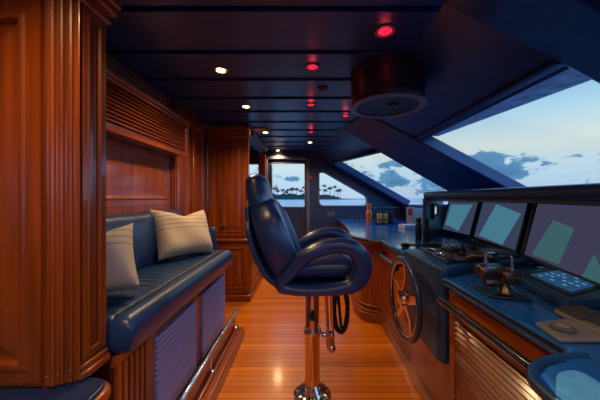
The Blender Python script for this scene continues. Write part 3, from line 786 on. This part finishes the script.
mb = MB(); mb.lathe([(.054, .395), (.056, .40), (.056, .425), (.054, .43)], (CX, CY, 0), n=32); mb.sweep([(CX+.05, CY-.02, .412), (CX+.075, CY-.035, .40), (CX+.10, CY-.04, .42)], .010); mb.ball((CX+.075, CY-.035, .40), .018)
mb.build('clamp', 'chrome', t)
mb = MB(); mb.sweep([(.125, CY-.02, .70), (.135, CY-.02, .45), (.145, CY-.02, .335)], .011, n=12); mb.sweep([(.16, CY-.02, .70), (.165, CY-.02, .45), (.168, CY-.02, .335)], .011, n=12)
mb.sweep([(.145, CY-.05, .335), (.145, CY+.02, .335)], .02, n=12); mb.ball((.16, CY-.03, .315), .026); mb.ball((.155, CY-.03, .40), .022)
mb.build('footrest_strut', 'polished_bronze_steel', t)
mb = MB(); mb.sweep(spline([(.20, CY, .70), (.178, CY, .56), (.19, CY, .44), (.225, CY, .405), (.255, CY, .46), (.262, CY, .58), (.235, CY, .70)], 6, True), .016, n=12, closed=True); mb.sweep([(.20, CY, .68), (.222, CY, .43)], .010, n=10)
mb.build('footrest', 'rubber', t)

# ================================================================== CONSOLES
XF = .70
# ---- far side counter
t = thing('side_counter', 'far blue topped counter with curved mahogany cabinet below the side windows', 'counter', (1.0, 3.6, 0))
far_poly = spline([(.60, 5.08), (.57, 4.2), (.53, 3.4), (.49, 3.0), (.50, 2.78), (.58, 2.60), (.71, 2.50)], 5)
far_poly = [(p.x, p.y) for p in [Vector((a[0], a[1], 0)) for a in far_poly]]
top_poly = far_poly+[(.71, 1.87), (2.0, 1.87), (2.1, 3.3), (1.75, 5.08)]
MB().prism(top_poly, .812, .855).build('worktop', 'counter_blue', t, bevel=.012, seg=3)
def inset(poly, d): return [(min(x_+d, 1.2) if x_ < 1.2 else x_, y_+(.03 if False else 0)) for x_, y_ in poly]
body = [(.66, 5.07), (.63, 4.2), (.585, 3.3), (.555, 3.0), (.565, 2.86), (.62, 2.74), (.76, 2.66), (.76, 1.87), (1.9, 1.87), (1.9, 3.2), (1.6, 5.07)]
body = [(p.x, p.y) for p in spline([(*b, 0) for b in body[:7]], 4)]+body[7:]
MB().prism(body, .0, .812).build('cabinet', 'wood_upright', t, bevel=.003)
def outset(d): return [((x_-d) if x_ < .9 else x_, y_-(d if (x_ < .9 and 2.6 < y_ < 2.8) else 0)) for x_, y_ in body]
mb = MB(); mb.prism(outset(.03), 0, .09); mb.prism(outset(.02), .09, .12); mb.prism(outset(.012), .15, .165); mb.build('base_moulding', 'wood_lengthwise', t, bevel=.006)
mb = MB(); mb.prism(outset(.008), .74, .812); mb.build('apron', 'wood_lengthwise', t, bevel=.003)
rl = MB().sweep(spline([(.66, 2.52, .745), (.655, 2.3, .745), (.655, 1.92, .745)], 4), (.016, .022), n=14).build('handrail', 'dark_rail', t)
for y_ in (2.45, 2.0): MB().sweep([(.655, y_, .745), (.757, y_, .745)], .010, n=10).build('rail_bracket', 'dark_rail', rl)
mb = MB(); mb.sweep([(p[0]+.004, p[1], .834) for p in far_poly[:]], (.018, .008), (0,0,1), n=10); mb.build('edge_band', 'dark_rail', t)

# ---- helm pod
t = thing('helm_pod', 'navy leather covered helm pod behind the steering wheel', 'console', (1.0, 1.6, .44))
pod = [(.68, 1.865), (.68, 1.38), (.705, 1.345), (.95, 1.46), (1.34, 1.56), (1.40, 1.865)]
MB().prism(pod, .40, .897).build('body', 'console_leather', t, bevel=.045, seg=6)
pp = [(.76, 1.43), (.93, 1.485), (1.28, 1.60), (1.30, 1.86), (.80, 1.86)]
MB().prism(pp, .896, .905).build('control_plate', 'fascia_grey', t, bevel=.003)
mb = MB(); mb.sweep([(p[0], p[1], .905) for p in pp], .005, n=6, closed=True); mb.build('plate_border', 'black_plastic', t)
# ---- near console
t = thing('near_console', 'blue topped console with louvred mahogany front, nearest the viewer on the right', 'console', (1.2, .6, 0))
near_top = [(XF-.02, 1.335), (XF-.02, .70), (.63, .655), (.565, .635), (.515, .60), (.495, .55), (.495, .45), (.50, .2), (.52, -2.6), (2.2, -2.6), (2.3, 1.855), (1.5, 1.855), (1.4, 1.57), (.96, 1.45), (.72, 1.335)]
MB().prism(near_top, .812, .855).build('worktop', 'counter_blue', t, bevel=.012, seg=3)
MB().prism([(1.38, 1.87), (2.28, 1.87), (2.2, 2.6), (1.9, 3.3), (1.55, 3.0), (1.5, 2.5)], .856, .87).build('rear_deck', 'console_leather', t)
nb = [(.735, 1.87), (.735, .66), (.60, .58), (.58, -2.6), (2.1, -2.6), (2.1, 1.87)]
MB().prism(nb, 0, .44).build('cabinet', 'wood_upright', t, bevel=.003)
MB().prism([(.735, 1.335), (.735, .66), (.60, .58), (.58, -2.6), (2.1, -2.6), (2.1, 1.335)], .44, .812).build('cabinet_top', 'wood_upright', t, bevel=.003)
mb = MB(); mb.box(.712, .735, .66, 1.33, .70, .812); mb.box(.712, .735, 1.28, 1.33, .10, .70); mb.box(.712, .735, .66, 1.28, .10, .15); mb.build('face_frame', 'wood_lengthwise', t, bevel=.003)
louvers('louver_panel', 'wood_lengthwise', t, (.722, 0, 0), (0,1,0), (0,0,1), (-1,0,0), .66, 1.28, .15, .70, .0245, .011)
MB().prism([(.715, 1.88), (.715, .66), (.74, .66), (.74, 1.88)], 0, .09).build('base_moulding', 'wood_lengthwise', t, bevel=.006)
rl = MB().sweep([(.665, 1.32, .745), (.665, .66, .745)], (.015, .022), n=14).build('handrail', 'dark_rail', t)
MB().sweep([(.6475, 1.32, .752), (.6475, .66, .752)], .004, n=8).build('rail_strip', 'chrome', rl)
for y_ in (1.28, .8): MB().sweep([(.665, y_, .738), (.712, y_, .735)], .009, n=10).build('rail_bracket', 'brass', rl)
mb = MB(); mb.sweep([(XF-.016, 1.33, .842), (XF-.016, .69, .842)], .008, n=8); mb.build('edge_bead', 'dark_rail', t)
wr = spline([(.70, .668, 0), (.63, .662, 0), (.56, .64, 0), (.51, .60, 0), (.49, .55, 0), (.49, .40, 0), (.495, .1, 0)], 5)
MB().sweep([(p.x, p.y, .85) for p in wr], (.014, .012), (0,0,1), n=10).build('padded_rim', 'console_leather', t)

# ---- instrument hood
t = thing('instrument_hood', 'long navy leather hood over the row of monitors', 'instrument hood', (1.6, 1.8, .87))
FP = [(1.53, 3.0), (1.515, 2.42), (1.375, 1.72), (1.14, .85), (.95, .1)]
mb = MB()
for (a, b) in zip(FP, FP[1:]):
    q = [(a[0], a[1], .87), (a[0]+.10, a[1], 1.245), (b[0]+.10, b[1], 1.245), (b[0], b[1], .87)]
    mb.hexa(q, [(x_+.03, y_, z_) for x_, y_, z_ in q])
mb.build('fascia', 'fascia_grey', t)
hood = [(1.12, 2.56), (1.11, 1.6), (1.08, .9), (.90, .1), (2.0, .1), (2.18, 1.0), (2.18, 2.75), (1.62, 3.1), (1.5, 3.05)]
MB().prism(hood, 1.243, 1.308).build('hood_top', 'console_leather', t, bevel=.03, seg=6)
MB().prism([(1.16, 2.54), (1.15, 1.6), (1.12, .9), (1.18, .9), (1.21, 1.6), (1.22, 2.5)], 1.222, 1.246).build('hood_lining', 'grey_plastic', t, bevel=.004)
ck = [(1.125, 2.50), (1.11, 2.545), (1.50, 3.06), (1.56, 3.04), (1.53, 2.98)]
MB().prism(ck, .857, 1.25).build('cheek', 'console_leather', t, bevel=.012, seg=3)

def screen(P0, P1, z0, z1, reflections, label, name='display_monitor', lean=.10, grp='console monitors', bez=.022, face='screen_dim'):
    """P0 far bottom corner, P1 near bottom corner (plan)"""
    P0 = Vector((*P0, 0)); P1 = Vector((*P1, 0)); U = (P1-P0); w = U.length; U.normalize()
    V = Vector((lean, 0, .375)).normalized(); Nn = V.cross(U).normalized()
    if Nn.x > 0: Nn = -Nn
    O = Vector((P0.x, P0.y, z0))+Vector((lean*(z0-.87)/.375, 0, 0)); h = (z1-z0)/V.z
    r = thing(name, label, 'monitor', tuple(O), grp)
    mb = MB(); mb.nested(O-Nn*.002, U, V, Nn, 0, w, 0, h, [(0, 0), (0, .018), (.004, .022), (bez-.004, .022), (bez, .014)], cap=False)
    mb.build('bezel', 'black_plastic', r)
    mb = MB(); mb.nested(O, U, V, Nn, bez-.002, w-bez+.002, bez-.002, h-bez+.002, [(0, 0), (0, .0125)]); sc = mb.build('screen', face, r)
    for (pg, mat) in reflections:  # glowing patches painted in place of window reflections
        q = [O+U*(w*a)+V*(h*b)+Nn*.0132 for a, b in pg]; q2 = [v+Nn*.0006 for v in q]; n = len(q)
        MB().add(q+q2, [tuple(range(n, 2*n))]+[(i, (i+1) % n, n+(i+1) % n, n+i) for i in range(n)]).build('window_reflection', mat, sc)
    return r
screen((1.512, 2.97), (1.503, 2.425), .885, 1.232, [([(.10, .22), (.17, .16), (.20, .2), (.60, .10), (.82, .86), (.12, .84)], 'screen_reflection')], 'leftmost and farthest of the three console monitors, window reflection painted in pale blue')
screen((1.495, 2.385), (1.365, 1.715), .885, 1.232, [([(.16, .12), (.72, .08), (.90, .74), (.38, .90)], 'screen_reflection'), ([(.14, .085), (.78, .065), (.72, .08), (.16, .12)], 'screen_mauve')], 'middle console monitor with a bright tilted window reflection painted in blue')
screen((1.335, 1.64), (1.12, .86), .885, 1.232, [([(.12, .10), (.42, .10), (.47, .62), (.26, .70)], 'screen_reflection_green'), ([(.62, .06), (.80, .06), (.66, .36)], 'screen_reflection_green')], 'rightmost and nearest console monitor with a window reflection painted in green', face='screen_mauve')
# small display on the cheek
A = Vector((1.128, 2.50, 0)); B_ = Vector((1.53, 2.98, 0)); U = (B_-A).normalized(); Nn = Vector((U.y, -U.x, 0)); O = A+U*.19+Vector((0,0,1.04))
r = thing('small_display', 'small square display left of the three monitors', 'display', tuple(O))
mb = MB(); mb.nested(O, U, Vector((0,0,1)), Nn, 0, .17, 0, .15, [(0, 0), (0, .02), (.02, .02), (.024, .012)], cap=False); mb.build('bezel', 'black_plastic', r)
mb = MB(); mb.nested(O, U, Vector((0,0,1)), Nn, .02, .15, .02, .13, [(0, 0), (0, .011)]); mb.build('screen', 'fascia_grey', r)
mb = MB(); mb.nested(O, U, Vector((0,0,1)), Nn, .05, .11, .05, .12, [(0, 0.011), (0, .013)]); mb.build('readout', 'screen_small', r)

# ---- steering wheel
WX, WY, WZ, WR = .59, 1.62, .645, .232
t = thing('steering_wheel', 'large dark rimmed steering wheel with metal spokes on the helm pod', 'steering wheel', (WX, WY, WZ))
MB().sweep([(WX, WY+WR*math.cos(a*PI/30), WZ+WR*math.sin(a*PI/30)) for a in range(60)], (.015, .017), (1,0,0), n=14, closed=True).build('rim', 'navy_leather', t)
MB().sweep([(WX-.004, WY+(WR-.021)*math.cos(a*PI/30), WZ+(WR-.021)*math.sin(a*PI/30)) for a in range(60)], .006, (1,0,0), n=8, closed=True).build('inner_ring', 'chrome', t)
for k in range(5):
    a = 2*PI*k/5+.35; dv = Vector((0, math.cos(a), math.sin(a))); c0 = Vector((WX, WY, WZ))
    MB().sweep([c0+dv*.03, c0+dv*.13+Vector((.012, 0, 0)), c0+dv*(WR-.01)], [(.005, .034), (.004, .028), (.004, .020)], (1,0,0), n=12).build('spoke', 'polished_bronze_steel', t)
MB().lathe([(.02, WX-.03), (.045, WX-.02), (.05, WX), (.04, WX+.02), (.03, WX+.085)], (0, WY, WZ), 'x').build('hub', 'polished_bronze_steel', t)

# ---- engine throttle on its square base
t = thing('throttle_control', 'bronze engine throttle with chrome handle on a black square base', 'throttle', (.80, 1.08, .857))
MB().prism([(.733, 1.165), (.725, 1.05), (.85, 1.005), (.865, 1.12)], .857, .866).build('base_plate', 'black_plastic', t, bevel=.003)
MB().lathe([(.03, .872), (.026, .885), (.014, .90), (.013, .95), (.016, .96)], (.80, 1.07, 0)).build('neck', 'bronze', t)
MB().lathe([(.020, -.085), (.026, -.08), (.028, -.07), (.028, .0), (.024, .01)], (.785, 1.09, .955), 'x').build('motor_body', 'bronze', t)
MB().lathe([(.016, -.06), (.018, -.055), (.018, .01)], (.785, 1.085, .908), 'x').build('lower_body', 'bronze', t)
mb = MB(); mb.lathe([(.01, -.04), (.030, -.034), (.032, -.02), (.032, .01), (.026, .018)], (.805, 1.065, .94), 'y'); mb.build('hub_disc', 'bronze', t)
MB().sweep(spline([(.735, 1.09, .975), (.733, 1.09, 1.018), (.745, 1.085, 1.028), (.80, 1.07, 1.026), (.818, 1.065, 1.015), (.818, 1.06, .95)], 4), .0055, n=10).build('handle', 'chrome', t)
MB().sweep([(.765, 1.08, 1.030), (.825, 1.062, 1.026)], .008, n=12).build('handle_grip', 'black_plastic', t)
# copper horn lever behind it
t = thing('horn_lever', 'copper cone shaped lever lying behind the throttle', 'lever', (.98, 1.47, .896))
MB().sweep(spline([(.90, 1.50, .912), (.93, 1.48, .928), (.99, 1.45, .935), (1.03, 1.44, .925)], 4), [.003]+[.010]*3+[.018]*4+[.024]*4+[.022], n=14).build('cone', 'bronze', t)
MB().lathe([(.022, .906), (.018, .915)], (.99, 1.455, 0)).build('foot', 'black_plastic', t)
# levers on pod
def lever(x_, y_, h, label, m1='bronze', m2='black_plastic'):
    t = thing('control_lever', label, 'lever', (x_, y_, .905))
    MB().lathe([(.026, .905), (.024, .915), (.012, .92)], (x_, y_, 0)).build('base', 'black_plastic', t)
    MB().sweep([(x_, y_, .915), (x_+.006, y_+.004, .905+h*.7)], .008).build('stem', m1, t)
    mb = MB(); mb.ball((x_+.008, y_+.004, .905+h*.8), (.016, .016, .022)); mb.build('knob', m2, t)
lever(.80, 1.475, .07, 'short black knobbed lever at the near corner of the control plate')
lever(.93, 1.60, .055, 'short black lever further back on the control plate')
t = thing('throttle_quadrant', 'black double lever throttle box in the middle of the control plate', 'throttle', (.95, 1.72, .905))
MB().box(.90, 1.02, 1.69, 1.79, .905, .93).build('box', 'black_plastic', t, bevel=.008, seg=3)
for k in (0, 1): MB().sweep([(.935+.05*k, 1.74, .93), (.925+.05*k, 1.74, .965), (.90+.05*k, 1.74, .975)], .006).build('lever_arm', 'chrome', t)
t = thing('joystick', 'small joystick near the left monitor on the helm pod', 'joystick', (1.10, 1.76, .905))
MB().lathe([(.03, .905), (.03, .915), (.012, .925), (.008, .95)], (1.12, 1.78, 0)).build('base', 'black_plastic', t)
MB().ball((1.12, 1.78, .96), (.014, .014, .018)).build('grip', 'black_plastic', t)
for i, (x_, y_, lb) in enumerate(((.80, 1.60, 'round black gauge at the front edge of the control plate'), (.82, 1.75, 'round black gauge at the far end of the control plate'))):
    g = thing('round_gauge', lb, 'gauge', (x_, y_, .905), 'round gauges on the control plate')
    MB().lathe([(.034, .905), (.036, .912), (.030, .916), (.028, .911)], (x_, y_, 0)).build('bezel', 'chrome', g)
    MB().lathe([(.028, .908), (.001, .911)], (x_, y_, 0)).build('dial', 'black_plastic', g)
# headphones
hx_, hy_ = .88, 2.05
t = thing('headphones', 'black headphones lying on the counter left of the control plate', 'headphones', (hx_, hy_, .857))
P = spline([(hx_-.09, hy_+.05, .885), (hx_-.05, hy_-.04, .895), (hx_+.04, hy_-.07, .90), (hx_+.13, hy_-.03, .895), (hx_+.16, hy_+.06, .885)], 6)
MB().sweep(P, (.010, .007), (0,0,1), n=10).build('headband', 'black_plastic', t)
for (a, b) in ((hx_-.09, hy_+.07), (hx_+.16, hy_+.08)): MB().lathe([(.022, .857), (.036, .862), (.038, .885), (.028, .895)], (a, b, 0)).build('ear_cup', 'black_plastic', t)
# touch panel on a wedge
t = thing('touch_control_panel', 'wide tilted touch control panel lit blue before the nearest monitor', 'control panel', (1.1, 1.12, .857))
HP = [wz(p, .893) for p in ((513, 274), (566, 301), (650, 296), (562, 262))]
MB().prism(HP, .857, .893).build('housing', 'console_leather', t, bevel=.008, seg=3)
FPn = [wz(p, .895) for p in ((523, 274), (571, 296), (615, 284), (559, 266.5))]
MB().prism(FPn, .892, .897).build('frame', 'black_plastic', t, bevel=.002)
SP = [Vector((*wz(p, .898), 0)) for p in ((530, 274.5), (571.5, 292), (603, 283), (559, 270.0))]
sc = MB().prism([(p.x, p.y) for p in SP], .8965, .8985).build('screen', 'screen_tablet', t)
def bl(u, v): return (SP[0]*(1-u)+SP[1]*u)*(1-v)+(SP[3]*(1-u)+SP[2]*u)*v
for i in range(6):
    for j in range(4):
        if (i*3+j*5) % 4 == 3 or (i, j) in ((2, 3), (3, 0)): continue
        u, v = .10+i*.145, .16+j*.2
        c3 = [bl(u, v), bl(u+.085, v), bl(u+.085, v+.055), bl(u, v+.055)]
        MB().prism([(p.x, p.y) for p in c3], .8984, .8992).build('key_legend', 'screen_text', sc)
# keyboard
t = thing('keyboard', 'dark grey keyboard at the right edge of the console', 'keyboard', (.98, .80, .857))
kb = [wz(p, .872) for p in ((554, 309), (655, 358), (690, 350), (572, 302))]
MB().prism(kb, .857, .872).build('case', 'beige_board', t, bevel=.004)
K0 = Vector((*kb[0], 0)); U = Vector((*kb[1], 0))-K0; V = Vector((*kb[3], 0))-K0
for i in range(12):
    for j in range(5):
        a = K0+U*((i+.5)/12.4+.02)+V*((j+.5)/5.2+.02)
        if j == 0 and 3 < i < 8: continue
        MB().box(a.x-.009, a.x+.009, a.y-.0085, a.y+.0085, .871, .878).build('key', 'keyboard_grey', t)
# trackball board
t = thing('trackball_pad', 'beige board with a round trackball dial in front of the keyboard', 'trackball', (.76, .82, .857))
MB().prism([wz(p, .868) for p in ((535, 322), (560, 339), (618, 339), (576, 317))], .857, .868).build('board', 'beige_board', t, bevel=.003)
tbx, tby = wz((563, 330), .868)
MB().lathe([(.026, .868), (.028, .872), (.027, .879), (.022, .882)], (tbx, tby, 0)).build('dial', 'grey_plastic', t)
MB().lathe([(.018, .882), (.014, .886), (.001, .888)], (tbx, tby, 0)).build('ball', 'beige_board', t)
# pale pad on the wing
o_ = tag(MB().prism(rrect([wz(p, .862) for p in ((554, 412), (556, 372), (578, 369), (660, 420))], .05, 6), .857, .863).build('desk_pad', 'pale_pad', bevel=.002), 'pale blue desk pad on the counter corner at bottom right', 'desk pad')

# ---- things on the far counter
def fc(p, z_=.857):
    return wz(p, z_)
x_, y_ = fc((369, 224.5))
t = thing('orange_bottle', 'tall orange bottle standing on the far counter', 'bottle', (x_, y_, .857))
MB().lathe([(.036, 0), (.04, .01), (.038, .12), (.045, .15), (.04, .19), (.026, .215), (.026, .24)], (x_, y_, .857)).build('body', 'orange_plastic', t)
MB().lathe([(.031, .24), (.033, .30), (.028, .315)], (x_, y_, .857)).build('cap', 'orange_plastic', t)
x_, y_ = fc((386, 224))
t = thing('counter_rack', 'black rack holding yellow tins on the far counter', 'rack', (x_, y_, .857))
mb = MB(); mb.box(x_-.17, x_+.17, y_-.07, y_+.07, .857, .87)
for a in (-.17, .17):
    for b in (-.07, .07): mb.sweep([(x_+a, y_+b, .86), (x_+a, y_+b, 1.10)], .007, n=8)
for z_ in (.93, 1.10):
    mb.sweep([(x_-.17, y_-.07, z_), (x_+.17, y_-.07, z_), (x_+.17, y_+.07, z_), (x_-.17, y_+.07, z_)], .007, n=8, closed=True)
mb.build('frame', 'black_plastic', t)
for k, (a, c_, lb) in enumerate(((-.10, 'yellow_label', 'yellow tin, first from the left in the black counter rack'), (-.015, 'yellow_label', 'yellow tin, second from the left in the black counter rack'), (.075, 'black_plastic', 'dark tin at the right end of the black counter rack'))):
    tn = thing('tin', lb, 'tin', (x_+a, y_, .87), 'tins in the counter rack')
    MB().lathe([(.034, 0), (.036, .004), (.036, .145), (.034, .15)], (x_+a, y_, .8715), n=20).build('can', c_, tn)
    MB().lathe([(.030, .15), (.030, .175), (.02, .18)], (x_+a, y_, .8715), n=20).build('lid', 'black_plastic', tn)
for k, (p, q, lb) in enumerate(((349, 222, 'clear drinking glass at the left end of the far counter'), (356, 222.5, 'clear drinking glass in the middle of three'), (362.5, 223, 'clear drinking glass next to the orange bottle'))):
    x_, y_ = fc((p, q))
    tag(MB().lathe([(.036, 0), (.040, .11), (.042, .135), (.038, .135), (.035, .008)], (x_, y_, .857), n=20).build('drinking_glass', 'drink_glass'), lb, 'glass', 'drinking glasses on the far counter')
# small printer / appliance + tray
x_, y_ = fc((417.5, 224)); 
t = thing('small_printer', 'white box shaped printer with dark lid behind the far bottles', 'printer', (x_, y_, .857))
MB().box(x_-.12, x_+.14, y_-.12, y_+.14, .857, 1.11).build('body', 'white_plastic', t, bevel=.012, seg=3)
MB().box(x_-.09, x_+.15, y_-.13, y_+.15, 1.112, 1.15).build('lid', 'fascia_grey', t, bevel=.01)
MB().box(x_-.125, x_-.119, y_-.10, y_+.05, .99, 1.09).build('side_label', 'red_enamel', t)
x_, y_ = fc((410, 228))
tag(MB().prism([(x_-.11, y_-.12), (x_+.10, y_-.10), (x_+.08, y_+.09), (x_-.13, y_+.07)], .857, .905).build('paper_stack', 'paper', bevel=.002), 'low stack of pale papers in front of the white printer', 'papers')
for (p, q, lb) in ((418.5, 239, 'left one of two dark bottles standing beside the hood'), (426, 241, 'right one of two dark bottles, touching the hood end')):
    x_, y_ = fc((p, q)); t = thing('dark_bottle', lb, 'bottle', (x_, y_, .857), 'dark bottles beside the hood')
    MB().lathe([(.027, 0), (.030, .006), (.030, .13), (.022, .15), (.019, .16)], (x_, y_, .857)).build('body', 'black_plastic', t)
    MB().lathe([(.021, .16), (.026, .17), (.026, .195), (.018, .205)], (x_, y_, .857)).build('cap', 'black_plastic', t)
# wall fittings
x_, z_ = px((310.3, 178), YF)
t = thing('alarm_box', 'small red alarm plate on the post right of the side door', 'alarm', (x_, YF-.03, z_))
MB().box(x_-.035, x_+.035, YF-.045, YF-.0255, z_-.035, z_+.035).build('plate', 'red_enamel', t, bevel=.004)
MB().lathe([(.02, YF-.045), (.018, YF-.055)], (x_, 0, z_), 'y', n=16).build('button', 'red_enamel', t)
x_, z_ = px((331, 214), YF)
t = thing('wall_latch', 'small metal framed latch below the triangular window', 'latch', (x_, YF-.01, z_))
mb = MB(); mb.nested((x_, YF, z_), (1,0,0), (0,0,1), (0,-1,0), -.07, .07, -.05, .05, [(0, 0), (0, .012), (.012, .012), (.014, .004)]); mb.build('plate', 'grey_plastic', t)
MB().sweep([(x_-.03, YF-.02, z_), (x_+.04, YF-.025, z_)], .009).build('pull', 'chrome', t)
